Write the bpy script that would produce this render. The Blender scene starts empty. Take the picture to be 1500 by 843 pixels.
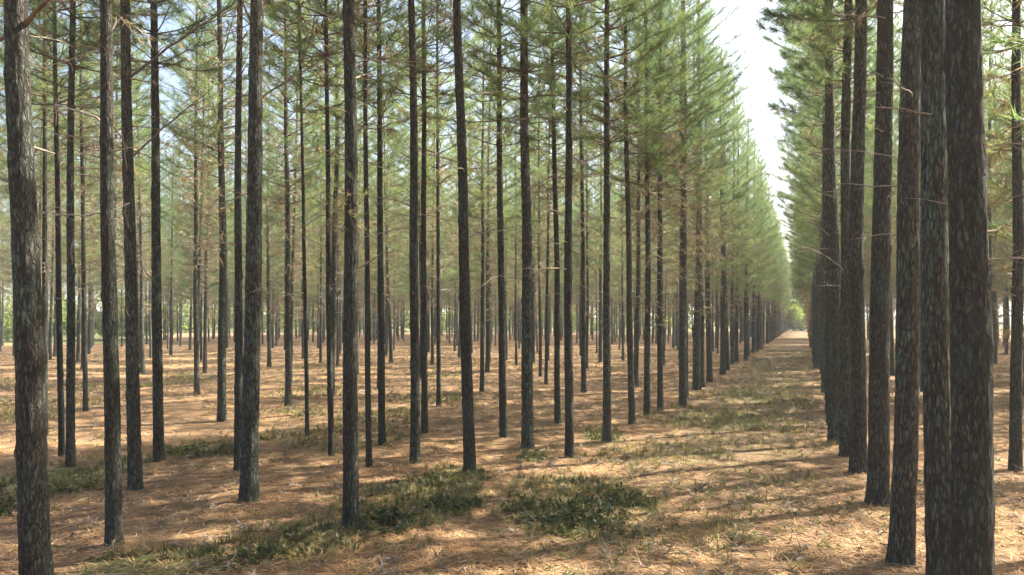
import bpy, math, random
import numpy as np
from mathutils import Vector, Matrix, Quaternion

R = math.radians
rng = np.random.default_rng(7)
random.seed(7)
sc = bpy.context.scene
col = sc.collection

# ------------------------------------------------------------------ camera
EYE = 1.7          # eye height above the needle litter
FPX = 1177.0       # focal length in pixels of a 1500 px wide picture
HZ = 466.0         # row of the horizon
cam_d = bpy.data.cameras.new('camera')
cam = bpy.data.objects.new('camera', cam_d)
col.objects.link(cam)
cam.location = (0, 0, EYE)
cam.rotation_euler = (R(90), 0, 0)
cam_d.sensor_width = 36
cam_d.lens = 36 * FPX / 1500
cam_d.shift_y = (HZ - 421.5) / 1500
cam_d.clip_start = 0.05
cam_d.clip_end = 6000
sc.camera = cam

# ------------------------------------------------------------------ sky, sun, exposure
SUN_EL = R(47)
SUN_AZ = math.atan2(0.90, 0.43)                 # from +Y towards +X
to_sun = Vector((math.sin(SUN_AZ) * math.cos(SUN_EL), math.cos(SUN_AZ) * math.cos(SUN_EL), math.sin(SUN_EL)))
world = bpy.data.worlds.new('World')
sc.world = world
world.use_nodes = True
wn = world.node_tree
wn.nodes.clear()
wo = wn.nodes.new('ShaderNodeOutputWorld')
wb = wn.nodes.new('ShaderNodeBackground')
ws = wn.nodes.new('ShaderNodeTexSky')
ws.sky_type = 'NISHITA'
ws.sun_disc = False
ws.sun_elevation = SUN_EL
ws.sun_rotation = SUN_AZ
ws.air_density = 1.0
ws.dust_density = 5.0
ws.ozone_density = 1.0
wb.inputs['Strength'].default_value = 0.085
wn.links.new(ws.outputs[0], wb.inputs['Color'])
wn.links.new(wb.outputs[0], wo.inputs['Surface'])
sun_d = bpy.data.lights.new('sun', 'SUN')
sun_d.energy = 5.0
sun_d.angle = R(0.53)
sun_d.color = (1.0, 0.93, 0.80)
sun = bpy.data.objects.new('sun', sun_d)
sun.rotation_euler = to_sun.to_track_quat('Z', 'Y').to_euler()
sun.location = (20, 10, 30)
col.objects.link(sun)
vs = sc.view_settings
vs.view_transform = 'Standard'
vs.look = 'None'
vs.gamma = 1.0
vs.use_curve_mapping = False
vs.exposure = 2.27
sc.cycles.use_denoising = True
sc.cycles.max_bounces = 6
sc.cycles.diffuse_bounces = 4
sc.cycles.transmission_bounces = 4
sc.cycles.glossy_bounces = 2
sc.cycles.caustics_reflective = False
sc.cycles.caustics_refractive = False

# ------------------------------------------------------------------ helpers
def tag(o, label=None, cat=None, group=None, kind=None):
    if label: o['label'] = label
    if cat: o['category'] = cat
    if group: o['group'] = group
    if kind: o['kind'] = kind
    return o

def vnoise(x, y, z, seed=0):
    """vectorised 3-D value noise in 0..1"""
    x, y, z = np.broadcast_arrays(np.asarray(x, float), np.asarray(y, float), np.asarray(z, float))
    xi, yi, zi = np.floor(x).astype(np.int64), np.floor(y).astype(np.int64), np.floor(z).astype(np.int64)
    fx, fy, fz = x - xi, y - yi, z - zi
    fx, fy, fz = [f * f * (3 - 2 * f) for f in (fx, fy, fz)]
    def h(a, b, c):
        n = (a * 374761393 + b * 668265263 + c * 2147483647 + seed * 974634) & 0x7fffffff
        n = ((n ^ (n >> 13)) * 1274126177) & 0x7fffffff
        n = n ^ (n >> 16)
        return (n & 0xffff) / 65535.0
    r = 0
    for a in (0, 1):
        for b in (0, 1):
            for c in (0, 1):
                w = (fx if a else 1 - fx) * (fy if b else 1 - fy) * (fz if c else 1 - fz)
                r = r + w * h(xi + a, yi + b, zi + c)
    return r

def gh(x, y):
    """height of the forest floor"""
    x = np.asarray(x, float); y = np.asarray(y, float)
    d = np.hypot(x, y)
    k = np.clip((90 - d) / 60, 0, 1)
    h = 0.16 * (vnoise(x / 5.5, y / 5.5, 3.1, 1) - 0.5) + 0.07 * (vnoise(x / 1.3, y / 1.3, 7.7, 2) - 0.5) \
        + 0.03 * (vnoise(x / 0.42, y / 0.42, 1.7, 3) - 0.5)
    return h * k

def at(px, py):
    """floor point seen at a picture position of the photograph"""
    d = EYE * FPX / (py - HZ)
    return (px - 750) / FPX * d, d

U = Vector((0.342, 0.940))        # the way the path runs
N = Vector((-0.940, 0.342))       # across it, to the deep side of the stand
def along(s, lat):
    p = U * s + N * lat
    return p.x, p.y
def lateral(x, y): return x * N.x + y * N.y

class Geo:
    """vertices, faces (tri / quad index arrays) and material slots collected with numpy"""
    def __init__(self): self.v, self.f3, self.f4, self.m3, self.m4, self.n = [], [], [], [], [], 0
    def add(self, v, f, m=0):
        v = np.asarray(v, np.float32).reshape(-1, 3); f = np.asarray(f, np.int64)
        if len(f) == 0: return
        (self.f3 if f.shape[1] == 3 else self.f4).append(f + self.n)
        (self.m3 if f.shape[1] == 3 else self.m4).append(np.full(len(f), m, np.int32))
        self.v.append(v); self.n += len(v)
    def arrays(self):
        v = np.concatenate(self.v)
        f3 = np.concatenate(self.f3) if self.f3 else np.zeros((0, 3), np.int64)
        f4 = np.concatenate(self.f4) if self.f4 else np.zeros((0, 4), np.int64)
        m = np.concatenate(self.m3 + self.m4) if (self.m3 or self.m4) else np.zeros(0, np.int32)
        return v, f3, f4, m
    def mesh(self, name, mats, smooth=False):
        v, f3, f4, m = self.arrays()
        me = bpy.data.meshes.new(name)
        me.vertices.add(len(v)); me.vertices.foreach_set('co', v.ravel())
        nl = 3 * len(f3) + 4 * len(f4)
        me.loops.add(nl)
        me.loops.foreach_set('vertex_index', np.concatenate([f3.ravel(), f4.ravel()]).astype(np.int32))
        me.polygons.add(len(f3) + len(f4))
        st = np.concatenate([np.arange(len(f3)) * 3, 3 * len(f3) + np.arange(len(f4)) * 4]).astype(np.int32)
        me.polygons.foreach_set('loop_start', st)
        me.polygons.foreach_set('material_index', m)
        if smooth: me.polygons.foreach_set('use_smooth', np.ones(len(m), bool))
        for mt in mats: me.materials.append(mt)
        me.update(calc_edges=True); me.validate()
        return me

def obj(name, me, parent=None, loc=(0, 0, 0)):
    o = bpy.data.objects.new(name, me)
    col.objects.link(o)
    o.location = loc
    if parent: o.parent = parent
    return o

def tube(g, pts, rad, sides=5, m=0, cap=True):
    pts = np.asarray(pts, float); n = len(pts)
    t = np.gradient(pts, axis=0); t /= np.linalg.norm(t, axis=1)[:, None] + 1e-9
    ref = np.array([0, 0, 1.0]) if abs(t[0][2]) < 0.8 else np.array([1.0, 0, 0])
    a = np.cross(t, ref); a /= np.linalg.norm(a, axis=1)[:, None] + 1e-9
    b = np.cross(t, a)
    ang = np.arange(sides) / sides * 2 * np.pi
    rad = np.broadcast_to(np.asarray(rad, float), (n,))
    v = pts[:, None] + rad[:, None, None] * (np.cos(ang)[None, :, None] * a[:, None] + np.sin(ang)[None, :, None] * b[:, None])
    i = np.arange(n - 1)[:, None] * sides; j = np.arange(sides)[None]; k = (j + 1) % sides
    f = np.stack([i + j, i + k, i + sides + k, i + sides + j], -1).reshape(-1, 4)
    g.add(v.reshape(-1, 3), f, m)

def unit(a): return a / (np.linalg.norm(a, axis=-1, keepdims=True) + 1e-9)

def needles(g, base, direc, n, length, width, spread, m=0, r=rng):
    """n thin triangular needles fanned round each (base, direction)"""
    k = len(base)
    b = np.repeat(base, n, 0); d = np.repeat(unit(direc), n, 0)
    d2 = unit(d + spread * r.normal(size=d.shape))
    L = length * r.uniform(0.65, 1.15, len(b))[:, None]
    side = unit(np.cross(d2, r.normal(size=d.shape)))
    b = b + d * (r.uniform(-0.5, 0.2, len(b))[:, None] * length)
    w = width * 0.5
    v = np.stack([b - side * w, b + side * w, b + d2 * L], 1)
    # a little droop at the tip
    v[:, 2, 2] -= 0.12 * L[:, 0]
    g.add(v.reshape(-1, 3), np.arange(len(b) * 3).reshape(-1, 3), m)

# ------------------------------------------------------------------ materials
def mat(name):
    m = bpy.data.materials.new(name); m.use_nodes = True
    nt = m.node_tree; nt.nodes.clear()
    return m, nt, (lambda t, **k: nt.nodes.new(t))
def sock(nt, a, b): nt.links.new(a, b)
def ramp(nt, fac, stops):
    r = nt.nodes.new('ShaderNodeValToRGB')
    e = r.color_ramp.elements
    while len(e) < len(stops): e.new(0.5)
    for el, (p, c) in zip(e, stops): el.position = p; el.color = (*c, 1) if len(c) == 3 else c
    nt.links.new(fac, r.inputs[0])
    return r.outputs[0]
def noise(nt, vec, scale, detail=4, rough=0.55, dist=0.0):
    n = nt.nodes.new('ShaderNodeTexNoise')
    n.inputs['Scale'].default_value = scale; n.inputs['Detail'].default_value = detail
    n.inputs['Roughness'].default_value = rough; n.inputs['Distortion'].default_value = dist
    if vec is not None: nt.links.new(vec, n.inputs['Vector'])
    return n.outputs['Fac']
def mixc(nt, fac, a, b, mode='MIX'):
    n = nt.nodes.new('ShaderNodeMix'); n.data_type = 'RGBA'; n.blend_type = mode
    for s, x in ((n.inputs[0], fac), (n.inputs[6], a), (n.inputs[7], b)):
        if hasattr(x, 'is_output'): nt.links.new(x, s)
        elif isinstance(x, (int, float)): s.default_value = x
        else: s.default_value = (*x, 1)
    return n.outputs[2]
def mapped(nt, src, scale):
    mp = nt.nodes.new('ShaderNodeMapping'); mp.inputs['Scale'].default_value = scale
    nt.links.new(src, mp.inputs['Vector']); return mp.outputs[0]
def math_(nt, op, a, b=0.0, clamp=False):
    n = nt.nodes.new('ShaderNodeMath'); n.operation = op; n.use_clamp = clamp
    for s, x in zip(n.inputs, (a, b)):
        if hasattr(x, 'is_output'): nt.links.new(x, s)
        else: s.default_value = x
    return n.outputs[0]

def bark_material():
    m, nt, N_ = mat('pine_bark')
    tc = N_('ShaderNodeTexCoord'); oi = N_('ShaderNodeObjectInfo')
    off = N_('ShaderNodeVectorMath'); off.operation = 'ADD'
    sock(nt, tc.outputs['Object'], off.inputs[0])
    rv = N_('ShaderNodeCombineXYZ')
    k = math_(nt, 'MULTIPLY', oi.outputs['Random'], 37.0)
    sock(nt, k, rv.inputs[0]); sock(nt, k, rv.inputs[2])
    sock(nt, rv.outputs[0], off.inputs[1])
    p = off.outputs[0]
    vo = N_('ShaderNodeTexVoronoi'); vo.feature = 'DISTANCE_TO_EDGE'
    vo.inputs['Scale'].default_value = 1.0
    warp = N_('ShaderNodeTexNoise'); warp.inputs['Scale'].default_value = 9; warp.inputs['Detail'].default_value = 3
    sock(nt, p, warp.inputs['Vector'])
    wv = mixc(nt, 0.045, p, warp.outputs['Color'], 'ADD')
    sock(nt, mapped(nt, wv, (36, 36, 10)), vo.inputs['Vector'])
    crack = ramp(nt, vo.outputs['Distance'], [(0.0, (0.08, 0.08, 0.08)), (0.16, (1, 1, 1))])
    ridge = noise(nt, mapped(nt, p, (48, 48, 13)), 1.0, 6, 0.72, 0.2)
    crack = math_(nt, 'MULTIPLY', crack, ramp(nt, ridge, [(0.40, (0.08, 0.08, 0.08)), (0.53, (1, 1, 1))]))
    fine = noise(nt, mapped(nt, p, (60, 60, 22)), 1.0, 5, 0.65)
    big = noise(nt, mapped(nt, p, (7, 7, 2.2)), 1.0, 4, 0.6)
    c = ramp(nt, fine, [(0.25, (0.026, 0.022, 0.017)), (0.5, (0.088, 0.078, 0.062)), (0.72, (0.235, 0.205, 0.165))])
    lich = ramp(nt, big, [(0.40, (0, 0, 0)), (0.62, (1, 1, 1))])
    c = mixc(nt, math_(nt, 'MULTIPLY', lich, 0.8), c, mixc(nt, fine, (0.040, 0.068, 0.052), (0.20, 0.25, 0.195)))
    # the upper stem flakes to a foxy orange-brown
    sep = N_('ShaderNodeSeparateXYZ'); sock(nt, tc.outputs['Object'], sep.inputs[0])
    up = N_('ShaderNodeMapRange'); up.inputs[1].default_value = 3.2; up.inputs[2].default_value = 8.0
    sock(nt, sep.outputs[2], up.inputs[0])
    c = mixc(nt, math_(nt, 'MULTIPLY', up.outputs[0], 0.55), c, mixc(nt, fine, (0.17, 0.085, 0.042), (0.34, 0.19, 0.105)))
    hue = N_('ShaderNodeHueSaturation')
    sock(nt, math_(nt, 'ADD', math_(nt, 'MULTIPLY', oi.outputs['Random'], 0.55), 0.72), hue.inputs['Value'])
    sock(nt, math_(nt, 'ADD', math_(nt, 'MULTIPLY', math_(nt, 'FRACT', math_(nt, 'MULTIPLY', oi.outputs['Random'], 7.3)), 0.07), 0.475), hue.inputs['Hue'])
    sock(nt, c, hue.inputs['Color'])
    c = mixc(nt, crack, (0.030, 0.027, 0.021), hue.outputs[0])
    b = N_('ShaderNodeBsdfPrincipled'); sock(nt, c, b.inputs['Base Color'])
    b.inputs['Roughness'].default_value = 0.9; b.inputs['Specular IOR Level'].default_value = 0.2
    bp = N_('ShaderNodeBump'); bp.inputs['Strength'].default_value = 0.9; bp.inputs['Distance'].default_value = 0.02
    hgt = math_(nt, 'ADD', math_(nt, 'MULTIPLY', crack, 0.7), math_(nt, 'MULTIPLY', fine, 0.6))
    sock(nt, hgt, bp.inputs['Height']); sock(nt, bp.outputs[0], b.inputs['Normal'])
    o = N_('ShaderNodeOutputMaterial'); sock(nt, b.outputs[0], o.inputs[0])
    return m

def leaf_material(name, c0, c1, c2, trans=0.45, tcol=(1.25, 1.2, 0.5), pscale=1.2, rough=0.55):
    """foliage: clump-wise colour variation, light passes through the blade"""
    m, nt, N_ = mat(name)
    g = N_('ShaderNodeNewGeometry'); oi = N_('ShaderNodeObjectInfo')
    n1 = noise(nt, g.outputs['Position'], pscale, 3)
    isl = g.outputs['Random Per Island']
    f = math_(nt, 'ADD', math_(nt, 'MULTIPLY', n1, 0.75), math_(nt, 'MULTIPLY', isl, 0.25))
    f = math_(nt, 'ADD', f, math_(nt, 'MULTIPLY', math_(nt, 'SUBTRACT', oi.outputs['Random'], 0.5), 0.25))
    c = ramp(nt, f, [(0.28, c0), (0.5, c1), (0.74, c2)])
    d = N_('ShaderNodeBsdfPrincipled'); sock(nt, c, d.inputs['Base Color'])
    d.inputs['Roughness'].default_value = rough; d.inputs['Specular IOR Level'].default_value = 0.3
    t = N_('ShaderNodeBsdfTranslucent'); sock(nt, mixc(nt, 1.0, c, tcol, 'MULTIPLY'), t.inputs['Color'])
    mx = N_('ShaderNodeMixShader'); mx.inputs[0].default_value = trans
    sock(nt, d.outputs[0], mx.inputs[1]); sock(nt, t.outputs[0], mx.inputs[2])
    o = N_('ShaderNodeOutputMaterial'); sock(nt, mx.outputs[0], o.inputs[0])
    return m

def wood_material(name, c0, c1):
    m, nt, N_ = mat(name)
    g = N_('ShaderNodeNewGeometry')
    f = noise(nt, g.outputs['Position'], 14, 4)
    b = N_('ShaderNodeBsdfPrincipled'); sock(nt, ramp(nt, f, [(0.3, c0), (0.7, c1)]), b.inputs['Base Color'])
    b.inputs['Roughness'].default_value = 0.9; b.inputs['Specular IOR Level'].default_value = 0.2
    o = N_('ShaderNodeOutputMaterial'); sock(nt, b.outputs[0], o.inputs[0])
    return m

def ground_material():
    m, nt, N_ = mat('needle_litter_floor')
    g = N_('ShaderNodeNewGeometry'); p = g.outputs['Position']
    big = noise(nt, p, 0.55, 4, 0.6); mid = noise(nt, p, 3.0, 5, 0.65); fine = noise(nt, p, 26, 6, 0.7)
    st = noise(nt, mapped(nt, p, (18, 60, 30)), 1.0, 4, 0.7, 1.5)
    lit = mixc(nt, 0.5, ramp(nt, mid, [(0.34, (0.10, 0.055, 0.027)), (0.48, (0.28, 0.160, 0.076)), (0.62, (0.52, 0.345, 0.175))]),
               ramp(nt, fine, [(0.25, (0.08, 0.042, 0.02)), (0.5, (0.29, 0.170, 0.082)), (0.70, (0.57, 0.385, 0.20))]))
    lit = mixc(nt, math_(nt, 'MULTIPLY', ramp(nt, st, [(0.52, (0, 0, 0)), (0.66, (1, 1, 1))]), 0.45), lit, (0.16, 0.095, 0.05))
    deb = noise(nt, p, 9.0, 5, 0.75, 0.8)
    lit = mixc(nt, math_(nt, 'MULTIPLY', ramp(nt, deb, [(0.50, (0, 0, 0)), (0.60, (1, 1, 1))]), 0.62), lit, ramp(nt, fine, [(0.3, (0.045, 0.032, 0.02)), (0.7, (0.17, 0.115, 0.06))]))
    soil = ramp(nt, fine, [(0.3, (0.10, 0.068, 0.042)), (0.7, (0.26, 0.18, 0.11))])
    lit = mixc(nt, ramp(nt, big, [(0.46, (0, 0, 0)), (0.66, (0.75, 0.75, 0.75))]), lit, soil)
    wide = noise(nt, p, 1.7, 5, 0.7, 0.4)
    lit = mixc(nt, ramp(nt, wide, [(0.45, (0, 0, 0)), (0.57, (0.8, 0.8, 0.8))]), lit, ramp(nt, fine, [(0.3, (0.075, 0.048, 0.03)), (0.7, (0.25, 0.155, 0.088))]))
    wa = N_('ShaderNodeAttribute'); wa.attribute_name = 'worn'
    lit = mixc(nt, math_(nt, 'MULTIPLY', wa.outputs['Fac'], ramp(nt, mid, [(0.3, (0.95, 0.95, 0.95)), (0.7, (0.25, 0.25, 0.25))])), lit, ramp(nt, fine, [(0.3, (0.065, 0.050, 0.032)), (0.7, (0.25, 0.185, 0.115))]))
    moss = ramp(nt, fine, [(0.3, (0.050, 0.065, 0.022)), (0.6, (0.120, 0.135, 0.048)), (0.8, (0.21, 0.20, 0.085))])
    a = N_('ShaderNodeAttribute'); a.attribute_name = 'green'
    gm = math_(nt, 'ADD', a.outputs['Fac'], math_(nt, 'MULTIPLY', math_(nt, 'SUBTRACT', mid, 0.5), 1.3))
    gm = ramp(nt, gm, [(0.32, (0, 0, 0)), (0.72, (1, 1, 1))])
    c = mixc(nt, math_(nt, 'MULTIPLY', gm, 0.85), lit, moss)
    b = N_('ShaderNodeBsdfPrincipled'); sock(nt, c, b.inputs['Base Color'])
    b.inputs['Roughness'].default_value = 0.95; b.inputs['Specular IOR Level'].default_value = 0.1
    bp = N_('ShaderNodeBump'); bp.inputs['Strength'].default_value = 0.8; bp.inputs['Distance'].default_value = 0.05
    sock(nt, math_(nt, 'ADD', fine, math_(nt, 'MULTIPLY', st, 0.5)), bp.inputs['Height']); sock(nt, bp.outputs[0], b.inputs['Normal'])
    o = N_('ShaderNodeOutputMaterial'); sock(nt, b.outputs[0], o.inputs[0])
    return m

M_BARK = bark_material()
M_NEEDLE = leaf_material('pine_needles', (0.080, 0.132, 0.078), (0.140, 0.195, 0.100), (0.235, 0.275, 0.120), 0.6, (1.15, 1.2, 0.75))
M_BROWN = leaf_material('dry_needles', (0.17, 0.160, 0.085), (0.28, 0.240, 0.130), (0.38, 0.31, 0.18), 0.5, (1.1, 1.0, 0.8))
M_TWIG = wood_material('dead_twig_wood', (0.15, 0.12, 0.09), (0.36, 0.30, 0.235))
M_LIMB = wood_material('limb_wood', (0.075, 0.056, 0.040), (0.20, 0.145, 0.10))
M_GROUND = ground_material()
M_HERB = leaf_material('undergrowth_leaves', (0.030, 0.046, 0.023), (0.072, 0.086, 0.040), (0.17, 0.155, 0.075), 0.4, pscale=2.5)
M_GRASS = leaf_material('dry_grass', (0.085, 0.105, 0.038), (0.17, 0.165, 0.070), (0.34, 0.28, 0.14), 0.35, (1.1, 1.05, 0.6), pscale=2.0)
M_BROAD = leaf_material('broad_leaves', (0.075, 0.125, 0.036), (0.13, 0.19, 0.052), (0.22, 0.26, 0.080), 0.6, pscale=0.4)
M_LITTER = leaf_material('fallen_needles', (0.22, 0.115, 0.05), (0.42, 0.255, 0.125), (0.64, 0.46, 0.26), 0.15, (1, 0.9, 0.7), pscale=3)

# ------------------------------------------------------------------ where green covers the floor (picture position, half width, half height, density)
PATCH = [(600, 738, 105, 34, .9), (850, 742, 112, 44, 1.0), (440, 795, 110, 28, .95), (660, 705, 60, 18, .6), (60, 705, 90, 34, .75),
         (140, 685, 60, 18, .6), (300, 660, 70, 14, .7), (250, 825, 150, 20, .9), (880, 645, 34, 12, .7), (785, 672, 26, 12, .7), (690, 700, 26, 12, .6),
         (1060, 622, 110, 22, .5), (1000, 672, 130, 20, .45), (1110, 668, 80, 16, .4), (1040, 760, 130, 14, .3), (1120, 590, 70, 12, .5),
         (1010, 790, 160, 20, .4), (420, 640, 60, 10, .5), (450, 605, 60, 8, .5), (640, 590, 70, 8, .45), (560, 800, 70, 14, .5), (890, 810, 100, 14, .4)]
PW = []
for px, py, hw, hh, w in PATCH:
    x, y = at(px, py); d0 = at(px, py + hh)[1]; d1 = at(px, max(py - hh, 480))[1]
    PW.append((x, y, hw / FPX * y, (d1 - d0) / 2, w))
def green(x, y):
    x = np.asarray(x, float); y = np.asarray(y, float)
    g = np.zeros(np.broadcast(x, y).shape)
    for cx, cy, a, b, w in PW:
        e = ((x - cx) / a) ** 2 + ((y - cy) / b) ** 2
        g = np.maximum(g, w * np.clip(1.25 - e * 0.75, 0, 1))
    lat = x * N.x + y * N.y; s = x * U.x + y * U.y
    # grass tussocks scattered down the path
    g = np.maximum(g, 0.24 * np.clip(1.3 - np.abs(lat - 0.85) / 1.2, 0, 1) * np.clip((s - 5) / 4, 0, 1) * (vnoise(x / 1.1, y / 1.1, 0.5, 9) > 0.42))
    g = np.maximum(g, 0.35 * (vnoise(x / 2.2, y / 2.2, 4.5, 11) > 0.70))
    # open grassland outside the stand
    out = np.clip((y - np.where(x / np.maximum(y, 1) < -0.44, 51, 88)) / 4, 0, 1) * np.clip((lat - 9) / 4, 0, 1)
    out = np.maximum(out, np.clip((s - 107) / 5, 0, 1))
    return np.maximum(g, out)

# ------------------------------------------------------------------ ground: one sheet to the horizon, and the path laid along the ride
def sheet(name, X, Y, lift=0.0):
    Z = gh(X, Y) + lift
    n0, n1 = X.shape
    g = Geo()
    i = np.arange(n0 - 1)[:, None] * n1; j = np.arange(n1 - 1)[None]
    f = np.stack([i + j, i + j + 1, i + n1 + j + 1, i + n1 + j], -1).reshape(-1, 4)
    g.add(np.stack([X, Y, Z], -1).reshape(-1, 3), f)
    me = g.mesh(name, [M_GROUND], True)
    me.flip_normals() if me.polygons[0].normal.z < 0 else None
    at_ = me.attributes.new('green', 'FLOAT', 'POINT')
    at_.data.foreach_set('value', green(X, Y).ravel().astype(np.float32))
    lt = X * N.x + Y * N.y
    wr = np.clip(1.5 - np.abs(lt - .85) / .95, 0, 1) * np.clip((X * U.x + Y * U.y - 4) / 5, 0, 1)
    at_ = me.attributes.new('worn', 'FLOAT', 'POINT'); at_.data.foreach_set('value', wr.ravel().astype(np.float32))
    return obj(name, me)
t = np.linspace(-1, 1, 420)
w1 = 2500 * np.sinh(t * 7.2) / math.sinh(7.2)
ground = sheet('ground', *np.meshgrid(w1 + 0.0, w1 + 9.0, indexing='ij'))
tag(ground, 'orange-brown pine needle litter covering the forest floor', 'ground', kind='structure')
s_ = np.concatenate([np.linspace(-4, 40, 300), np.linspace(40.5, 107, 120)])
l_ = np.linspace(0, 1, 18)
S, L = np.meshgrid(s_, l_, indexing='ij')
lo = 0.02 + 0.25 * (vnoise(s_ / 1.7, 0.3, 0.1, 21) - 0.5); hi = 1.75 + 0.4 * (vnoise(s_ / 1.4, 0.6, 0.1, 22) - 0.5)
LAT = lo[:, None] + (hi - lo)[:, None] * L
PX = U.x * S + N.x * LAT; PY = U.y * S + N.y * LAT
path = sheet('path', PX, PY, 0.006)
tag(path, 'grassy litter-strewn path running straight between the pine rows', 'path', kind='structure')

# ------------------------------------------------------------------ pines
def trunk_mesh(name, H, sides, rings, seed, rough):
    r = np.random.default_rng(seed)
    z = np.concatenate([np.linspace(-0.25, 5.6, rings), np.linspace(5.8, H, max(10, rings // 12))]) if rings > 60 else np.linspace(-0.25, H, rings)
    a = np.arange(sides) / sides * 2 * np.pi
    zz, aa = np.meshgrid(z, a, indexing='ij')
    k = np.clip(zz / H, 0, 1)
    rad = (1 - 0.80 * k ** 1.1) + 0.30 * np.exp(-np.clip(zz + 0.05, 0, 9) / 0.16) * (1 + 0.35 * np.cos(aa * 3 + seed))
    if rough:
        cx, cy = np.cos(aa), np.sin(aa)
        n1 = vnoise(cx * 3.4 + 9, cy * 3.4 + 9, zz * 4.0, seed)
        n2 = vnoise(cx * 7.5 + 5, cy * 7.5 + 5, zz * 8.0, seed + 5)
        fur = np.clip(np.abs(n1 - 0.5) * 6, 0, 1) * 0.5 + np.clip(np.abs(n2 - 0.5) * 5, 0, 1) * 0.5
        rad = rad * (0.93 + 0.10 * fur + 0.05 * (n2 - 0.5))
        for _ in range(9):    # swollen knots where branches once grew
            kz, ka = r.uniform(0.8, 5.4), r.uniform(0, 6.28)
            da = (aa - ka + np.pi) % (2 * np.pi) - np.pi
            rad = rad + r.uniform(0.08, 0.20) * np.exp(-((zz - kz) / 0.05) ** 2 - (da / 0.5) ** 2)
    rad = rad * 0.1
    p1, p2 = r.uniform(0, 6.28, 2)
    ox = 0.030 * np.sin(z * 0.55 + p1) - 0.030 * math.sin(p1) + 0.010 * np.sin(z * 1.7 + p2)
    oy = 0.030 * np.sin(z * 0.48 + p2) - 0.030 * math.sin(p2) + 0.010 * np.sin(z * 1.9 + p1)
    X = rad * np.cos(aa) + ox[:, None]; Y = rad * np.sin(aa) + oy[:, None]
    g = Geo(); n = len(z)
    i = np.arange(n - 1)[:, None] * sides; j = np.arange(sides)[None]; kk = (j + 1) % sides
    g.add(np.stack([X, Y, zz], -1).reshape(-1, 3), np.stack([i + j, i + kk, i + sides + kk, i + sides + j], -1).reshape(-1, 4))
    return g.mesh(name, [M_BARK], True)

def crown_geo(H, z0, rmax, seed, dens=1.0, nl=0.17, nw=0.0055, nn=12, limb_sides=4, spr=0.58):
    r = np.random.default_rng(seed); g = Geo()
    z = z0; tb, td = [], []; bb, bd = [], []
    while z < H - 0.15:
        k = (z - z0) / (H - z0)
        prof = rmax * min(1.0, 0.62 + 1.5 * k) * (1 - k) ** 0.62 * 1.12
        nb = int(r.integers(4, 7))
        a0 = r.uniform(0, 6.28)
        for b in range(nb):
            if r.random() < 0.10: continue
            a = a0 + b / nb * 6.28 + r.normal() * 0.25
            Lb = prof * r.uniform(0.65, 1.15) + 0.12
            el = 0.25 + 0.75 * k + r.normal() * 0.12
            tt = np.linspace(0, 1, 5)
            rr = Lb * tt * math.cos(el * 0.7); hh = Lb * (math.sin(el) * tt + 0.18 * tt * tt - 0.10 * tt)
            pts = np.stack([rr * math.cos(a), rr * math.sin(a), z + hh], 1)
            pts[1:-1] += r.normal(size=(3, 3)) * 0.02 * Lb
            tube(g, pts, np.linspace(0.006 + 0.005 * Lb, 0.002, 5), limb_sides, 1)
            nt_ = max(3, int(Lb * 9 * dens))
            for q in range(nt_):
                s = 0.28 + 0.72 * (q + r.random()) / nt_
                i0 = min(3, int(s * 4)); fr = s * 4 - i0
                base = pts[i0] * (1 - fr) + pts[i0 + 1] * fr
                dirb = unit(pts[i0 + 1] - pts[i0])
                side = unit(np.cross(dirb, [0, 0, 1])) * (1 if q % 2 else -1)
                dd = unit(dirb * 0.9 + side * r.uniform(0.2, 1.1) + np.array([0, 0, r.uniform(0.0, 0.6)]))
                lt = r.uniform(0.10, 0.32) * (1.15 - 0.5 * s) * min(1, Lb + 0.2)
                tip = base + dd * lt
                g.add(np.array([base + [0, 0, .004], base - [0, 0, .004], tip]), np.array([[0, 1, 2]]), 1)
                for u in (0.35, 0.7, 1.0):
                    tb.append(base + dd * lt * u); td.append(dd)
                if k < 0.34 and r.random() < 0.30:
                    bb.append(base + dd * lt * 0.5); bd.append(dd - [0, 0, 0.5])
            tb.append(pts[-1]); td.append(dirb + [0, 0, 0.4])
        z += r.uniform(0.24, 0.42)
    tb.append(np.array([0, 0, H])); td.append(np.array([0, 0, 1.0]))
    needles(g, np.array(tb), np.array(td), nn, nl, nw, spr, 0, r)
    if bb: needles(g, np.array(bb), np.array(bd), 9, nl, nw, 0.4, 2, r)
    return g

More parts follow.
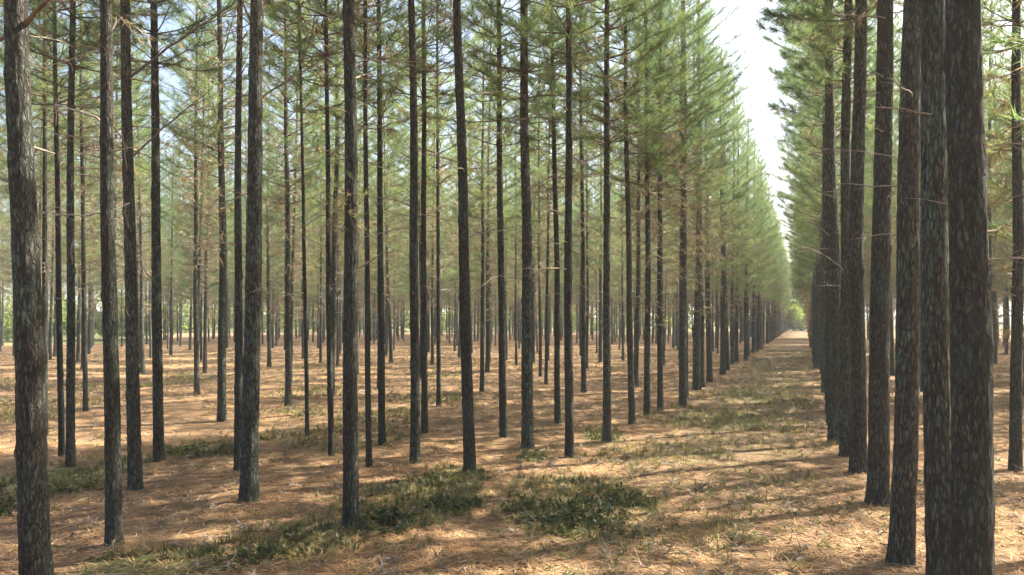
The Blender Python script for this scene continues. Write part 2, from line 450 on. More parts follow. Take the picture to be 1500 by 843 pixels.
def dead_geo(z0, z1, seed, step, nl=0.12, nw=0.009, sides=3, browns=True):
    """the dry lower branches, still holding brown needles further up"""
    r = np.random.default_rng(seed); g = Geo(); bb, bd = [], []
    z = z0
    while z < z1:
        k = (z - z0) / (z1 - z0)
        for b in range(int(r.integers(1, 4)) + (1 if k > 0.4 else 0)):
            a = r.uniform(0, 6.28); Lb = r.uniform(0.25, 0.75) * (0.45 + 0.9 * k) + 0.1
            el = r.normal(0.10, 0.28)
            tt = np.linspace(0, 1, 4)
            pts = np.stack([Lb * tt * math.cos(a), Lb * tt * math.sin(a), z + Lb * (math.sin(el) * tt - 0.14 * tt * tt)], 1)
            pts[1:] += r.normal(size=(3, 3)) * 0.035 * Lb
            tube(g, pts, np.linspace(0.009, 0.003, 4), sides, 1)
            for q in range(int(3 + Lb * 6)):
                s = r.uniform(0.25, 1); i0 = min(2, int(s * 3)); fr = s * 3 - i0
                base = pts[i0] * (1 - fr) + pts[i0 + 1] * fr
                dd = unit(unit(pts[i0 + 1] - pts[i0]) + r.normal(size=3) * 0.6)
                tip = base + dd * r.uniform(0.08, 0.35)
                g.add(np.array([base + [0, 0, .0045], base - [0, 0, .0045], tip]), np.array([[0, 1, 2]]), 1)
                if browns and r.random() < 0.30 + 0.65 * k: bb.append(tip * 0.6 + base * 0.4); bd.append(dd - [0, 0, 0.6])
        z += r.uniform(0.5, 1.5) * step
    if bb: needles(g, np.array(bb), np.array(bd), 8, nl, nw, 0.4, 0, r)
    return g

HT = 11.0
TRUNK_HI = [trunk_mesh('pine_trunk_near', HT, 44, 300, 31 + i, True) for i in range(6)]
TRUNK_LO = [trunk_mesh('pine_trunk', HT, 10, 44, 61 + i, False) for i in range(5)]
CM = [M_NEEDLE, M_LIMB, M_BROWN]
DM = [M_BROWN, M_TWIG]
CROWN = [crown_geo(HT, 4.2 + 0.3 * (i % 3), 1.15 + 0.06 * (i % 4), 101 + i).mesh('pine_crown', CM) for i in range(7)]
CROWN_WIDE = [crown_geo(HT, 4.6, 1.02, 131 + i, 0.62, nn=30, nl=0.17, nw=0.006, spr=0.72).mesh('pine_crown_wide', CM) for i in range(3)]
DEAD = [dead_geo(1.7 + 0.2 * i, 5.8, 151 + i, 0.13).mesh('dry_branch_mass', DM) for i in range(6)]
CROWN_HIGH = [crown_geo(HT, 5.8 + 0.25 * i, 1.0, 121 + i, 0.6, nn=20).mesh('pine_crown_high', CM) for i in range(4)]
CROWN_LOW = [crown_geo(HT, 2.9 + 0.2 * i, 1.12, 141 + i).mesh('pine_crown_low', CM) for i in range(5)]
DEAD_HIGH = [dead_geo(4.3 + 0.2 * i, 5.8, 171 + i, 0.30).mesh('dry_branch_mass_high', DM) for i in range(3)]

def bend_branch(seed, Lb, rise, sag, r0):
    """one dead limb along +X with side twigs"""
    r = np.random.default_rng(seed); g = Geo()
    tt = np.linspace(0, 1, 9)
    pts = np.stack([Lb * tt, np.zeros(9), Lb * (rise * tt - sag * tt * tt)], 1)
    pts[1:] += np.cumsum(r.normal(size=(8, 3)) * 0.012 * Lb, 0)
    tube(g, pts, np.linspace(r0, r0 * 0.3, 9), 6, 0)
    for q in range(int(2 + Lb * 5)):
        s = r.uniform(0.25, 0.95); i0 = int(s * 8)
        dd = unit(unit(pts[i0 + 1] - pts[i0]) + r.normal(size=3) * 0.55); l2 = r.uniform(0.08, 0.30) * Lb
        p2 = np.array([pts[i0], pts[i0] + dd * l2 * 0.5, pts[i0] + dd * l2 + r.normal(size=3) * 0.03])
        tube(g, p2, np.array([r0 * 0.42, r0 * 0.28, r0 * 0.14]), 4, 0)
    return g.mesh('dead_limb', [M_TWIG], True)
BRANCH = [bend_branch(201 + i, [0.35, 0.55, 0.8, 1.0, 1.25, 0.2][i], [0.25, 0.1, 0.35, 0.0, 0.3, 0.2][i], [0.1, 0.2, 0.0, 0.12, 0.22, 0][i], [0.009, 0.009, 0.011, 0.011, 0.013, 0.010][i]) for i in range(6)]

def pine(x, y, diam, label, group, height=11.0, lean=(0, 0), near=False, wide=False, high_dead=False, seed=None, crown=None):
    sd = int(abs(x * 131 + y * 977)) if seed is None else seed
    r = random.Random(sd)
    root = bpy.data.objects.new('pine_tree', None); col.objects.link(root)
    root.empty_display_size = 0.3
    root.location = (x, y, float(gh(x, y)) - 0.02)
    rz = r.uniform(0, 6.28)
    q = Vector((lean[0], lean[1], 1)).to_track_quat('Z', 'Y') if (lean[0] or lean[1]) else Quaternion()
    root.rotation_mode = 'QUATERNION'; root.rotation_quaternion = q
    tag(root, label, 'tree', group)
    s = height / HT; k = diam / 0.2
    tr = obj('trunk', r.choice(TRUNK_HI if near else TRUNK_LO), root)
    tr.scale = (k, k, s); tr.rotation_euler = (0, 0, rz)
    cr = obj('crown', r.choice(CROWN_LOW if crown == 'low' else CROWN_HIGH if crown == 'high' else CROWN_WIDE if wide else CROWN), root)
    cr.scale = (s * r.uniform(0.92, 1.1),) * 2 + (s,); cr.rotation_euler = (0, 0, r.uniform(0, 6.28))
    dd = obj('dry_branch_tier', r.choice(DEAD_HIGH if high_dead else DEAD), root)
    dd.scale = (s, s, s); dd.rotation_euler = (0, 0, r.uniform(0, 6.28))
    dd['kind'] = 'stuff'
    return root

def stubs(root, n, z0, z1, diam, seed):
    r = random.Random(seed)
    for i in range(n):
        me = r.choice(BRANCH)
        z = r.uniform(z0, z1); a = r.uniform(0, 6.28)
        b = obj('dead_branch', me, root)
        rr = diam * 0.5 * 0.6
        b.location = (rr * math.cos(a), rr * math.sin(a), z)
        b.rotation_euler = (r.uniform(-1, 1), r.uniform(-0.35, 0.15), a)
        k = r.uniform(0.45, 0.9); b.scale = (k, k * .8, k * .8)

# trees that stand singly in view: base, picture x of the stem at the top edge, stem width in picture, label
G_OPEN = 'slim pines scattered over the sunny litter'
L_OPEN = 'slim bare-stemmed pine rising from the sunny litter inside the stand'
G_EDGE = 'pines in the sunlit row edging the path'
L_EDGE = 'slim pine in the sunlit row edging the path, crown bright yellow-green'
G_SHADE = 'pines in the shaded row along the path'
L_SHADE = 'dark pine further down the shaded row whose stems overlap along the path'
SOLO = [
 (57, 880, 36, 44, 'stout grey-green pine stem with branch stubs high up, thickest on the deep side', None),
 (168, 797, 148, 26, 'dark pine with a pale twig crossing it, just behind a thicker lighter stem', None),
 (199, 716, 180, 22, 'pine with two long limbs slanting up from its stem, right behind a darker pine', None),
 (232, 676, 231, 17, 'dark pine standing in line behind a pine with long slanting limbs', None),
 (104, 681, 112, 14, 'thin straight pine beside yellow-green undergrowth, with a thinner one close by', None),
 (90, 668, 87, 10, 'very thin pine hugging the side of another thin pine', None),
 (366, 737, 371, 29, 'dark forking-limbed pine alone on bare litter, long limbs slanting up one side', None),
 (350, 690, 355, 14, 'narrow pine half hidden by the dark pine that has forking limbs', None),
 (325, 617, 320, 14, 'pine with a long shadow on the litter, behind the forking-limbed dark pine', None),
 (513, 778, 512, 26, 'straight dark pine with a tuft and branch at mid-stem, beside dark low bushes', None),
 (541, 690, 531, 10, 'thin pine close behind the stem that carries a mid-stem tuft', None),
 (485, 671, 474, 10, 'very thin pine between the forking-limbed pine and the tufted stem', None),
 (560, 658, 553, 12, L_OPEN, G_OPEN),
 (607, 684, 605, 16, L_OPEN, G_OPEN),
 (622, 641, 619, 11, L_OPEN, G_OPEN),
 (687, 700, 677, 20, 'grey pine with low green plants round its foot, beyond the dark bushes', None),
 (738, 646, 729, 13, L_OPEN, G_OPEN),
 (773, 662, 771, 20, 'dark pine with an ivy-green sprig of undergrowth at its foot', None),
 (817, 626, 808, 11, L_OPEN, G_OPEN),
 (834, 676, 831, 15, 'pine standing one step before the first pine of the sunlit row', None),
 (889, 653, 888, 14, 'first pine of the sunlit row, with a leafy sprig beside its foot', None),
 (925, 628, 919, 11, L_EDGE, G_EDGE),
 (948, 616, 945, 11, L_EDGE, G_EDGE),
 (967, 608, 968, 10, L_EDGE, G_EDGE),
 (1000, 601, 1000, 13, L_EDGE, G_EDGE),
 (422, 598, 417, 11, L_OPEN, G_OPEN),
 (450, 641, 440, 7, 'whip-thin pine in a patch of sparse green beyond the tufted stem', None),
 (643, 600, 640, 8, L_OPEN, G_OPEN),
 (288, 582, 290, 9, L_OPEN, G_OPEN),
 (125, 604, 118, 8, L_OPEN, G_OPEN),
 (66, 640, 62, 9, L_OPEN, G_OPEN),
 (855, 578, 850, 9, L_OPEN, G_OPEN),
 # the shaded row beside the camera
 (1425, 985, 1428, 62, 'thickest dark furrowed pine stem, leading the shaded row', None),
 (1378, 925, 1380, 44, 'dark furrowed pine stem half hidden behind the thickest stem', None),
 (1320, 831, 1343, 37, 'bare dark pine leaning slightly outward, third from the thickest stem in the shaded row', None),
 (1284, 741, 1300, 34, 'straight dark pine casting a long shadow across the path', None),
 (1257, 697, 1262, 26, 'dark pine in the shaded row with a pale drooping twig', None),
 (1240, 672, 1240, 20, L_SHADE, G_SHADE),
 (1224, 652, 1218, 20, L_SHADE, G_SHADE),
 (1217, 628, 1206, 15, L_SHADE, G_SHADE),
 (1488, 691, 1488, 19, 'dark pine behind the shaded row with a pale bare twig across it', None),
]
TREES = {}
solo_xy = []
for i, (px, py, tx, wpx, lab, grp) in enumerate(SOLO):
    x, y = at(px, py)
    shade = px > 1190
    top_h = EYE + HZ / FPX * y               # height of the stem where the picture's top edge cuts it
    lean = ((tx - px) / FPX * y / top_h, random.uniform(-0.012, 0.012))
    diam = wpx / FPX * y * (0.94 if y < 6 else 0.88)
    h = random.uniform(10.6, 11.8) if shade else (random.uniform(9.6, 10.3) if grp == G_EDGE else random.uniform(9.8, 11.8))
    near = y < 12.5
    t_ = pine(x, y, diam, lab, grp, h, lean, near, shade and px < 1480, near, seed=500 + i, crown=None if shade or grp == G_EDGE or y > 9.3 else 'high')
    if near: stubs(t_, 3 if y < 5 else 7 if y < 8 else 9, 1.9, 4.6, diam, 900 + i)
    TREES[px] = (t_, x, y, lean, diam)
    solo_xy.append((x, y))

def limb(px, py, ex, ey, r0, depth=0.0, sag=0.0, twigs=4, seed=0):
    """a dead limb from the stem at picture height py to the picture point (ex, ey), reaching depth metres away"""
    t_, x, y, lean, diam = TREES[px]
    h0 = EYE + (HZ - py) / FPX * y - t_.location.z
    p0 = np.array([x + lean[0] * h0, y + lean[1] * h0, h0 + t_.location.z])
    yy = y + depth
    p1 = np.array([(ex - 750) / FPX * yy, yy, EYE + (HZ - ey) / FPX * yy])
    r = np.random.default_rng(seed + px); tt = np.linspace(0, 1, 11)[:, None]
    pts = p0 * (1 - tt) + p1 * tt; L_ = np.linalg.norm(p1 - p0)
    pts[:, 2] -= (sag * L_ * 4 * tt * (1 - tt))[:, 0]
    pts[1:] += np.cumsum(r.normal(size=(10, 3)) * 0.006 * L_, 0)
    g = Geo(); tube(g, pts, np.linspace(r0, r0 * 0.35, 11), 6, 0)
    for q in range(twigs):
        i0 = int(r.integers(3, 10)); dd = unit(unit(p1 - p0) + r.normal(size=3) * 0.5); l2 = r.uniform(0.1, 0.3) * L_
        tube(g, np.array([pts[i0], pts[i0] + dd * l2 * .5, pts[i0] + dd * l2 + r.normal(size=3) * .03]), np.array([r0 * .4, r0 * .25, r0 * .12]), 4, 0)
    v = g.v
    inv = (Matrix.Translation(t_.location) @ t_.rotation_quaternion.to_matrix().to_4x4()).inverted()
    R3 = np.array(inv.to_3x3()); T3 = np.array(inv.translation)
    g.v = [(a @ R3.T + T3).astype(np.float32) for a in v]
    return obj('dead_branch', g.mesh('dead_limb', [M_LIMB if r0 > .0105 else M_TWIG], True), t_)
limb(57, 45, -30, 70, .018, .3); limb(57, 40, 85, -20, .018, -.2); limb(57, 42, 10, -15, .014, .4); limb(57, 215, 80, 225, .010, .2)
limb(168, 310, 78, 312, .008, .6, .02); limb(168, 222, 205, 215, .007, -.2); limb(168, 60, 178, 25, .010, .1)
limb(199, 118, 335, 2, .016, .3, -.02); limb(199, 236, 310, 122, .013, .5, -.02); limb(199, 255, 178, 190, .009, -.3); limb(199, 470, 178, 440, .008, -.2)
limb(366, 35, 400, -15, .018, .1); limb(366, 38, 345, -20, .016, .1); limb(366, 72, 448, 18, .012, .4, -.02); limb(366, 152, 488, 74, .012, .6, -.02); limb(366, 280, 300, 300, .007, .3, .03)
limb(513, 400, 562, 371, .012, .2, .03); limb(513, 344, 488, 330, .010, .0); limb(513, 118, 545, 108, .010, .3)
limb(1257, 195, 1322, 300, .006, -.5, .10, 2); limb(1257, 60, 1222, 10, .009, .2); limb(1320, 10, 1300, -20, .010, .1)
limb(1488, 396, 1440, 394, .006, -.1); limb(1488, 222, 1455, 220, .012, .1); limb(1425, 345, 1462, 338, .016, .1)
limb(889, 318, 905, 320, .016, .1); limb(687, 78, 705, 72, .010, .1); limb(687, 168, 712, 160, .008, .2)

# tuft of brown and green needles half way up the dark stem beside the bushes
t_, x_, y_, lean_, dm_ = TREES[513]
g = Geo(); r_ = np.random.default_rng(5); bs = r_.normal(size=(70, 3)) * [0.07, 0.07, 0.11]
needles(g, bs[:45], unit(bs[:45]) + [0, 0, -.2], 9, .08, .005, .6, 2, r_); needles(g, bs[45:], unit(bs[45:]) + [0, 0, .5], 8, .07, .005, .6, 0, r_)
o = obj('needle_tuft', g.mesh('needle_tuft', CM), t_, (0.02, -0.07, EYE + (HZ - 305) / FPX * y_)); o['kind'] = 'stuff'

# rows of the plantation further in
cand = []
def frame_px(x, y): return 750 + x / y * FPX if y > 0.5 else -9999
def clear(x, y, m): return all((x - a) ** 2 + (y - b) ** 2 > m * m for a, b in solo_xy)
r = random.Random(3)
# sunlit edge row
s = 16.6
while s < 106:
    x, y = along(s + r.uniform(-.25, .25), 2.28 + r.uniform(-.12, .12)); s += r.uniform(1.8, 2.3)
    if clear(x, y, 1.0): cand.append((x, y, 'edge'))
# shaded row
s = 13.4
while s < 106:
    x, y = along(s + r.uniform(-.2, .2), -0.45 + r.uniform(-.10, .10)); s += r.uniform(1.7, 2.2)
    if clear(x, y, 0.7): cand.append((x, y, 'shade'))
# the stand on the deep side
lat = 4.3
while lat < 48:
    s = -25.0
    while s < 106:
        x, y = along(s + r.uniform(-.7, .7), lat + r.uniform(-.55, .55)); s += 3.0 if y < 50 else 1.9
        lim = 50 if frame_px(x, max(y, 1)) < 230 + 60 * math.sin(y * .7) else 86
        if lat > 9 and y > lim: continue
        px = frame_px(x, y)
        if y < 1: continue
        if y < 15.5 and -60 < px < 1600: continue
        if px < -420: continue
        if clear(x, y, 1.1): cand.append((x, y, 'deep'))
    lat += 2.6
# the stand behind the shaded row
lat = -2.6
while lat > -19:
    s = -14.0
    while s < 75:
        x, y = along(s + r.uniform(-.5, .5), lat + r.uniform(-.3, .3)); s += 2.2
        px = frame_px(x, y)
        if y < 7.5 and 1180 < px < 1560: continue
        if abs(x) < 1.5 and abs(y) < 1.5: continue
        if 3.6 < x < 14 and 4 < y < 14 and r.random() < .75: continue
        if r.random() < (0.9 if y > 15 else 0.55 if lat > -6 else 0.38) and clear(x, y, 1.0): cand.append((x, y, 'beyond'))
    lat -= 2.15

G_DEEP = 'slender pines deep in the stand'
L_DEEP = 'slender pine deep in the stand, far from the path, with brown dry lower branches'
G_BEY = 'pines standing behind the shaded row'
L_BEY = 'pine standing behind the shaded row, seen through gaps between its dark stems'
def in_view(x, y): return y > 3 and -25 < frame_px(x, y) < 1525
cand.sort(key=lambda c: math.hypot(c[0], c[1]))
singles, rest = [], []
nb = 0
for x, y, k in cand:
    v = in_view(x, y)
    if k == 'beyond':
        if v and nb < 14 and y < 40: singles.append((x, y, k)); nb += 1
        else: rest.append((x, y, k))
    elif k == 'shade':
        (singles if y < 32 else rest).append((x, y, k))
    elif v and len(singles) < 250 and not (k == 'deep' and y > 50): singles.append((x, y, k))
    else: rest.append((x, y, k))
for x, y, k in singles:
    lean = (r.gauss(0, .012), r.gauss(0, .012))
    if k == 'edge': pine(x, y, r.uniform(.13, .19), L_EDGE if y < 45 else 'pine far down the sunlit row, its stem merging with its neighbours towards the path end', G_EDGE if y < 45 else 'pines far down the sunlit row', r.uniform(9.2, 10.2), lean, crown='low' if y > 20 else None)
    elif k == 'shade': pine(x, y, r.uniform(.17, .23), L_SHADE, G_SHADE, r.uniform(10.5, 11.6), lean, wide=True, high_dead=True, crown='low' if y > 16 else None)
    elif k == 'deep':
        dm = r.uniform(.08, .155)
        how = 'whip-thin' if dm < .105 else 'slender' if dm < .13 else 'stouter'
        where = 'just behind the open sunny litter' if y < 22 else 'deep in the middle of the stand' if y < 36 else 'near the far back of the stand'
        pine(x, y, dm, f'{how} pine with dry brown lower branches, {where}', f'{how} pines {where}', r.uniform(9.2, 11.8), lean, crown='low' if y > 26 else None)
    else: pine(x, y, r.uniform(.14, .20), L_BEY, G_BEY, r.uniform(10, 11.5), lean)

# everything beyond the pines one can tell apart: lighter geometry, joined
FAR = []
for i in range(4):
    g = crown_geo(HT, 3.0, 1.0 + 0.1 * i, 301 + i, 0.7, 0.22, 0.013, 6, 3)
    d = dead_geo(1.0, 5.8, 321 + i, 0.22, 0.2, 0.015)
    v, f3, f4, m = d.arrays(); m = np.where(m == 0, 2, 1)
    g.add(v, f3, 0); g.m3[-1] = m[:len(f3)].astype(np.int32); g.n -= 0
    g.v.append(v); g.f4.append(f4 + g.n); g.m4.append(m[len(f3):].astype(np.int32)); g.n += len(v)
    z = np.linspace(-.2, HT, 9); tube(g, np.stack([0.03 * np.sin(z), 0.03 * np.cos(z * .8), z], 1), 0.070 * (1 - .8 * np.clip(z, 0, HT) / HT), 8, 3)
    po = bpy.data.objects.new('pine_source', g.mesh('far_pine', CM + [M_BARK]))   # a source mesh only, never linked to the scene
    FAR.append(po)
def joined(name, spots, label):
    """one mass of far pines: a point for each, the pine set on it by geometry nodes"""
    n = len(spots); me = bpy.data.meshes.new(name)
    me.from_pydata([(x, y, float(gh(x, y))) for x, y, k in spots], [], [])
    hs = [{'edge': r.uniform(9.2, 10.2), 'shade': r.uniform(10.5, 11.6)}.get(k, r.uniform(9.5, 11.8)) / HT for x, y, k in spots]
    ws_ = [h * r.uniform(.9, 1.15) for h in hs]
    for nm, ty, f, data in (('spin', 'FLOAT_VECTOR', 'vector', [c for _ in spots for c in (0, 0, r.uniform(0, 6.28))]),
                            ('size', 'FLOAT_VECTOR', 'vector', [c for h, w in zip(hs, ws_) for c in (w, w, h)]),
                            ('pick', 'INT', 'value', [r.randrange(4) for _ in spots])):
        me.attributes.new(nm, ty, 'POINT').data.foreach_set(f, data)
    o = obj(name, me)
    ng = bpy.data.node_groups.new(name, 'GeometryNodeTree')
    ng.interface.new_socket('Geometry', in_out='INPUT', socket_type='NodeSocketGeometry')
    ng.interface.new_socket('Geometry', in_out='OUTPUT', socket_type='NodeSocketGeometry')
    nn = ng.nodes.new; ln = ng.links.new
    gi, go, jn = nn('NodeGroupInput'), nn('NodeGroupOutput'), nn('GeometryNodeJoinGeometry')
    def named(a, t):
        q = nn('GeometryNodeInputNamedAttribute'); q.data_type = t; q.inputs['Name'].default_value = a; return q.outputs['Attribute']
    rot, siz, pk = named('spin', 'FLOAT_VECTOR'), named('size', 'FLOAT_VECTOR'), named('pick', 'INT')
    for i, po in enumerate(FAR):
        oi = nn('GeometryNodeObjectInfo'); oi.inputs['Object'].default_value = po; oi.inputs['As Instance'].default_value = True
        cm = nn('FunctionNodeCompare'); cm.data_type = 'INT'; cm.operation = 'EQUAL'
        ln(pk, cm.inputs[2]); cm.inputs[3].default_value = i
        ip = nn('GeometryNodeInstanceOnPoints')
        e2r = nn('FunctionNodeEulerToRotation'); ln(rot, e2r.inputs[0])
        ln(gi.outputs[0], ip.inputs['Points']); ln(cm.outputs[0], ip.inputs['Selection']); ln(oi.outputs['Geometry'], ip.inputs['Instance'])
        ln(e2r.outputs[0], ip.inputs['Rotation']); ln(siz, ip.inputs['Scale'])
        ln(ip.outputs[0], jn.inputs[0])
    ln(jn.outputs[0], go.inputs[0])
    md = o.modifiers.new('pines', 'NODES'); md.node_group = ng
    return tag(o, label, 'trees', kind='stuff')
rest += [(7.8, 9.4, 'beyond'), (6.8, 10.4, 'beyond')]  # two extra pines added off to the right to cast shade across the foreground
rest = [c for c in rest if c[2] != 'deep' or in_view(c[0], c[1])]
joined('distant_pine_stand', [c for c in rest if c[2] != 'beyond' and in_view(c[0], c[1])], 'far pines closing up into one mass of stems and crowns down the path')
joined('neighbouring_pine_stand', [c for c in rest if not (c[2] != 'beyond' and in_view(c[0], c[1]))], 'mass of pines filling the stand behind the shaded row')

# ------------------------------------------------------------------ beyond the stand
def leaf_cloud(g, centre, rad, n, size, m, rr):
    d = unit(rr.normal(size=(n, 3))) * (rr.uniform(0.25, 1, (n, 1)) ** 0.45)
    p = centre + d * rad
    a = unit(rr.normal(size=(n, 3))); b = unit(np.cross(a, rr.normal(size=(n, 3))))
    s = size * rr.uniform(.6, 1.3, (n, 1))
    v = np.stack([p - a * s, p + b * s * .45, p + a * s, p - b * s * .45], 1)
    g.add(v.reshape(-1, 3), np.arange(4 * n).reshape(-1, 4), m)

def broad_tree(name, x, y, h, w, label, cat='tree', size=.16, n=700, seed=0, group=None):
    rr = np.random.default_rng(seed)
    root = bpy.data.objects.new(name, None); col.objects.link(root); root.location = (x, y, float(gh(x, y)))
    tag(root, label, cat, group)
    g = Geo(); g2 = Geo()
    tube(g2, [[0, 0, -.1], [.05, 0, h * .3], [0, .05, h * .7]], [.03 * h, .02 * h, .006 * h], 8)
    for k in range(9):
        a = rr.uniform(0, 6.28); zz = h * rr.uniform(.10, .85); q = w * .5 * rr.uniform(.3, .75) * (1.25 - zz / h)
        c = np.array([math.cos(a) * q, math.sin(a) * q, zz])
        tube(g2, [[0, 0, zz * .6], c * [.5, .5, .85], c], [.012 * h, .007 * h, .003 * h], 5)
        leaf_cloud(g, c, np.array([w * .26, w * .26, h * .17]) * rr.uniform(.7, 1.2), n, size, 0, rr)
    obj('trunk', g2.mesh('broad_trunk', [M_LIMB], True), root); obj('crown', g.mesh('broad_crown', [M_BROAD]), root)
    return root
broad_tree('broadleaf_tree', *along(113, 0.4), 9.0, 6.0, 'bright green sunlit leafy tree closing the far end of the path', size=.20, n=900, seed=1)
rr = np.random.default_rng(77)
g = Geo()
for k in range(230):
    px = rr.uniform(-420, 1100); yy = rr.uniform(58, 80) if px < 200 else rr.uniform(90, 110); x = (px - 750) / FPX * yy
    hh = rr.uniform(1.5, 3.6) * rr.choice([1, 1, 1.5]) * yy / 70
    if k > 205: px = rr.uniform(1145, 1205); yy = rr.uniform(118, 135); hh = rr.uniform(2, 5.5); x = (px - 750) / FPX * yy
    for q in range(4):
        leaf_cloud(g, np.array([x + rr.normal() * 1.2, yy + rr.normal() * .8, hh * rr.uniform(.3, .75)]), np.array([1.3, 1.1, hh * .35]), 95, .22, 0, rr)
for k in range(36):
    x, yy = along(rr.uniform(107.5, 113), rr.uniform(-1.2, 3.2))
    leaf_cloud(g, np.array([x, yy, rr.uniform(.3, 2.6)]), np.array([1.0, 1.0, .8]), 260, .14, 0, rr)
tag(obj('scrub_belt', g.mesh('scrub_belt', [M_BROAD])), 'bright green scrub growing beyond the edge of the stand', 'bushes', kind='stuff')

# ------------------------------------------------------------------ undergrowth
def bush(px, py, w, h, label, seed, mt=None, leaf=.024, n=90, group=None):
    x, y = at(px, py); rr = np.random.default_rng(seed)
    root = bpy.data.objects.new('low_bush', None); col.objects.link(root); root.location = (x, y, float(gh(x, y)) - .01)
    tag(root, label, 'bush', group)
    g = Geo(); gs = Geo()
    for k in range(int(n * .42)):
        a = rr.uniform(0, 6.28); q = w * .5 * math.sqrt(rr.random()); hh = h * rr.uniform(.25, 1.05) * (1.1 - .75 * (q / (w * .5)) ** 2)
        b0 = np.array([math.cos(a) * q * .55, math.sin(a) * q * .55, -.02]); b1 = np.array([math.cos(a) * q, math.sin(a) * q, hh])
        mid = (b0 + b1) / 2 + [0, 0, hh * .15]
        tube(gs, [b0, mid, b1], [.004, .003, .0015], 3)
        m_ = 20; tt = rr.uniform(.2, 1.05, m_)[:, None]
        p = b0 * (1 - tt) ** 2 + 2 * mid * tt * (1 - tt) + b1 * tt ** 2
        a1 = unit(rr.normal(size=(m_, 3)) + [0, 0, .5] + (b1 - b0) * .8); b_ = unit(np.cross(a1, rr.normal(size=(m_, 3))))
        s = leaf * rr.uniform(.6, 1.4, (m_, 1))
        v = np.stack([p, p + a1 * s * .9 + b_ * s * .42, p + a1 * s * 2.2 - [0, 0, .25 * leaf], p + a1 * s * .9 - b_ * s * .42], 1)
        g.add(v.reshape(-1, 3), np.arange(4 * m_).reshape(-1, 4))
    obj('stem', gs.mesh('bush_stem', [M_TWIG], True), root)
    obj('foliage', g.mesh('bush_foliage', [mt or M_HERB]), root)
    return root
bush(845, 768, 1.00, 0.19, 'largest dark green low bush lying in shade beside the path', 1, n=150)
bush(910, 742, 0.69, 0.14, 'low dark bush on the path side of the largest dark bush', 2, n=100)
bush(785, 752, 0.69, 0.12, 'spreading dark bush between the largest bush and the tufted pine', 3, n=90)
bush(568, 776, 0.62, 0.14, 'dark leafy bush right beside the foot of the tufted pine', 4, n=100)
bush(655, 748, 0.69, 0.11, 'loose green bush between the tufted pine and the grey pine', 5, n=90)
bush(640, 712, 0.62, 0.09, 'small green bush behind the loose one, near the grey pine', 6, n=70)
bush(450, 802, 0.56, 0.09, 'grassy green bush in front of the tufted pine on the open side', 7, n=80, mt=M_GRASS)
bush(375, 822, 0.56, 0.08, 'low green bush farthest out from the tufted pine', 8, n=80)
bush(120, 712, 0.69, 0.13, 'yellow-green bush beside the thin pair of pines', 9, n=80, mt=M_GRASS)
bush(10, 742, 0.62, 0.13, 'green bush behind the stout grey-green stem', 10, n=80)
bush(878, 648, 0.43, 0.16, 'leafy bright green sprig at the foot of the first sunlit-row pine', 11, n=40)
bush(775, 676, 0.38, 0.11, 'small green sprig at the foot of the dark inner pine', 12, n=40)
bush(690, 708, 0.38, 0.09, 'green sprig clasping the foot of the grey pine', 13, n=40)
bush(300, 664, 1.12, 0.09, 'flat dark green bush in shade behind the forking-limbed pine', 14, n=90)

def scatter(n, dmin, dmax, dens):
    """floor points in a fan in front of the camera, thinned by dens(x, y)"""
    out = []
    while sum(len(a) for a in out) < n:
        d = np.sqrt(rng.uniform(dmin ** 2, dmax ** 2, 40000)); a = rng.uniform(-0.68, 0.68, 40000)
        x, y = d * np.sin(a), d * np.cos(a)
        k = rng.random(40000) < dens(x, y)
        out.append(np.stack([x[k], y[k]], 1))
    return np.concatenate(out)[:n]

def blades(name, pts, nper, length, width, mats, mfun, label, cat, seed, spread=.97):
    rr = np.random.default_rng(seed); g = Geo()
    n = len(pts); z = gh(pts[:, 0], pts[:, 1])
    b = np.repeat(np.column_stack([pts, z]), nper, 0)
    k = len(b); a = rr.uniform(0, 2 * np.pi, k)
    out = np.stack([np.cos(a), np.sin(a), np.zeros(k)], 1)
    L = (length * np.repeat(rr.uniform(.3, 1.35, n), nper) * rr.uniform(.6, 1.2, k))[:, None]
    b = b + out * (.03 * rr.random((k, 1))) - [0, 0, .005]
    tl = rr.uniform(.15, 1, (k, 1)) * spread
    up = np.array([0, 0, 1.0])
    p1 = b + L * .55 * unit(up + out * tl * .5); p2 = p1 + L * .5 * unit(up * (1 - tl) + out * tl * 1.3)
    sd = np.cross(out, up); w = width * rr.uniform(.6, 1.3, (k, 1))
    v = np.stack([b - sd * w * .4, b + sd * w * .4, p1 + sd * w * .5, p1 - sd * w * .5, p2], 1)
    i = np.arange(k)[:, None] * 5
    mi = np.repeat(mfun(pts, rr), nper)
    for m in range(len(mats)):
        s = np.where(mi == m)[0]
        if not len(s): continue
        vv = v[s]; j = np.arange(len(s))[:, None] * 5
        g.add(vv.reshape(-1, 3), j + [[0, 1, 2, 3]], m)
        g.f3.append(j + [[3, 2, 4]] + g.n - len(s) * 5); g.m3.append(np.full(len(s), m, np.int32))
    return tag(obj(name, g.mesh(name, mats)), label, cat, kind='stuff')
pts = scatter(7500, 4.2, 30, lambda x, y: np.clip(green(x, y) * 1.3 - .12, 0, 1) * (vnoise(x * 2.2, y * 2.2, .3, 44) > .36))
blades('undergrowth', pts, 14, .075, .006, [M_HERB, M_GRASS], lambda p, q: (q.random(len(p)) > np.clip(green(p[:, 0], p[:, 1]) * .8 - .1, .1, .65)).astype(int),
       'patchy green undergrowth and grass among the litter', 'undergrowth', 5)
pts = scatter(2600, 4.5, 40, lambda x, y: .5 * (vnoise(x * 1.2, y * 1.2, .7, 47) > .55) + .02)
blades('dry_grass', pts, 10, .10, .005, [M_GRASS, M_LITTER], lambda p, q: q.integers(0, 2, len(p)), 'thin dry grass standing up through the litter', 'grass', 6)

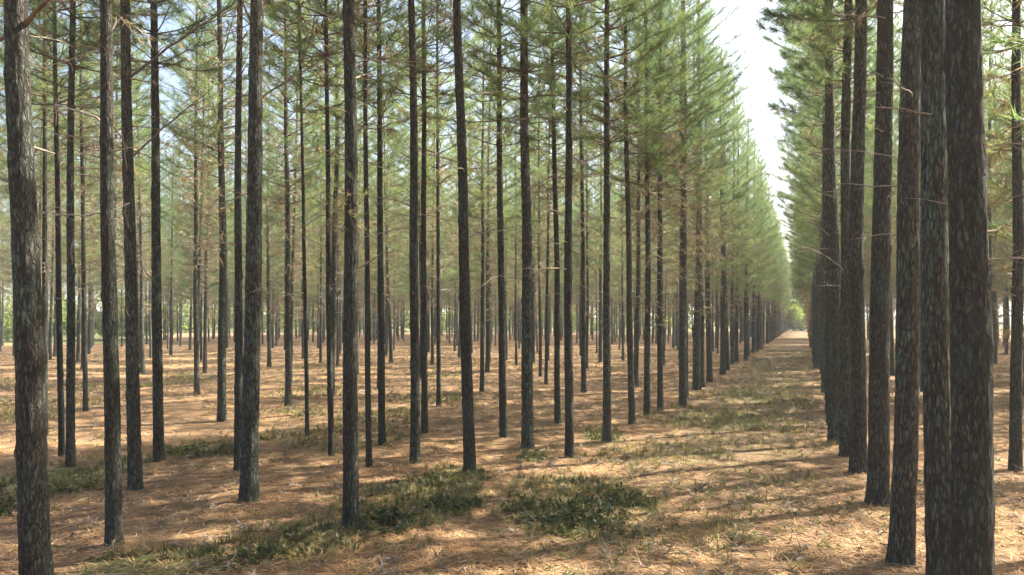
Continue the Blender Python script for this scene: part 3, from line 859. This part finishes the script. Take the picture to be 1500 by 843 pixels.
# fallen needles and twigs lying on the floor
pts = scatter(60000, 4.2, 17, lambda x, y: np.clip((18 - np.hypot(x, y)) / 14, 0, 1) ** 2 * (.35 + .65 * (vnoise(x * 1.7, y * 1.7, .2, 51) > .45)))
k = len(pts); a = rng.uniform(0, 6.28, k); L = rng.uniform(.05, .13, k)
dx, dy = np.cos(a) * L, np.sin(a) * L
z0 = gh(pts[:, 0], pts[:, 1]); z1 = gh(pts[:, 0] + dx, pts[:, 1] + dy)
h0, h1 = rng.uniform(.004, .02, k), rng.uniform(.004, .035, k)
wx, wy = -np.sin(a) * .0042, np.cos(a) * .0042
v = np.stack([np.stack([pts[:, 0] - wx, pts[:, 1] - wy, z0 + h0], 1), np.stack([pts[:, 0] + wx, pts[:, 1] + wy, z0 + h0], 1), np.stack([pts[:, 0] + dx, pts[:, 1] + dy, z1 + h1], 1)], 1)
g = Geo(); g.add(v.reshape(-1, 3), np.arange(3 * k).reshape(-1, 3))
tag(obj('fallen_needle_litter', g.mesh('fallen_needle_litter', [M_LITTER])), 'loose brown pine needles strewn over the floor', 'litter', kind='stuff')
pts = scatter(2200, 4.3, 24, lambda x, y: .6 + 0 * x)
g = Geo()
for x, y in pts:
    a = rng.uniform(0, 6.28); l = rng.uniform(.08, .38); c, s = math.cos(a) * l, math.sin(a) * l
    q = np.array([[x, y, 0], [x + c * .5 + rng.normal() * .02, y + s * .5 + rng.normal() * .02, 0], [x + c, y + s, 0]])
    q[:, 2] = gh(q[:, 0], q[:, 1]) + [.006, .015, .01]
    tube(g, q, [.005, .004, .0015], 3)
tag(obj('twig_litter', g.mesh('twig_litter', [M_TWIG], True)), 'small dead twigs lying about on the floor', 'litter', kind='stuff')
# sprays of dropped twigs and dead needles, thickest along the path
pts = scatter(13000, 4.3, 46, lambda x, y: (.25 + .75 * np.exp(-((x * N.x + y * N.y - .9) / 1.6) ** 2)) * (vnoise(x * 1.3, y * 1.3, .9, 61) > .40))
k = len(pts); b0 = np.column_stack([pts, gh(pts[:, 0], pts[:, 1]) + rng.uniform(.01, .05, k)])
a = rng.uniform(0, 6.28, k); dv = np.stack([np.cos(a), np.sin(a), rng.uniform(-.05, .5, k)], 1)
g = Geo(); h_ = k // 3
needles(g, b0[:h_], dv[:h_], 11, .13, .008, .55, 0, rng)
needles(g, b0[h_:2 * h_], dv[h_:2 * h_], 11, .12, .008, .6, 1, rng)
needles(g, b0[2 * h_:], dv[2 * h_:], 11, .12, .009, .6, 2, rng)
tag(obj('brash_litter', g.mesh('brash_litter', [M_BROWN, M_GRASS, M_TWIG])), 'dropped sprays of dead twigs and needles along the path', 'litter', kind='stuff')
print('TRI', sum(len(m.loop_triangles) if m.calc_loop_triangles() is None else 0 for m in bpy.data.meshes))
print('pines standing singly:', len(SOLO) + len(singles), 'joined:', len(rest))

# ------------------------------------------------------------------ the air
M_AIR, nt, N_ = mat('hazy_air')
vp = N_('ShaderNodeVolumePrincipled')
vp.inputs['Color'].default_value = (0.92, 0.95, 0.96, 1); vp.inputs['Density'].default_value = 0.0014; vp.inputs['Anisotropy'].default_value = 0.3
o = N_('ShaderNodeOutputMaterial'); sock(nt, vp.outputs[0], o.inputs['Volume'])
g = Geo()
bx = np.array([[x, y, z] for x in (-2600, 2600) for y in (-2600, 2600) for z in (-1.2, 14.0)], float)
g.add(bx, np.array([[0, 1, 3, 2], [4, 6, 7, 5], [0, 4, 5, 1], [2, 3, 7, 6], [0, 2, 6, 4], [1, 5, 7, 3]]))
tag(obj('haze', g.mesh('haze', [M_AIR])), 'faint pale haze hanging among the pines', 'haze', kind='stuff')
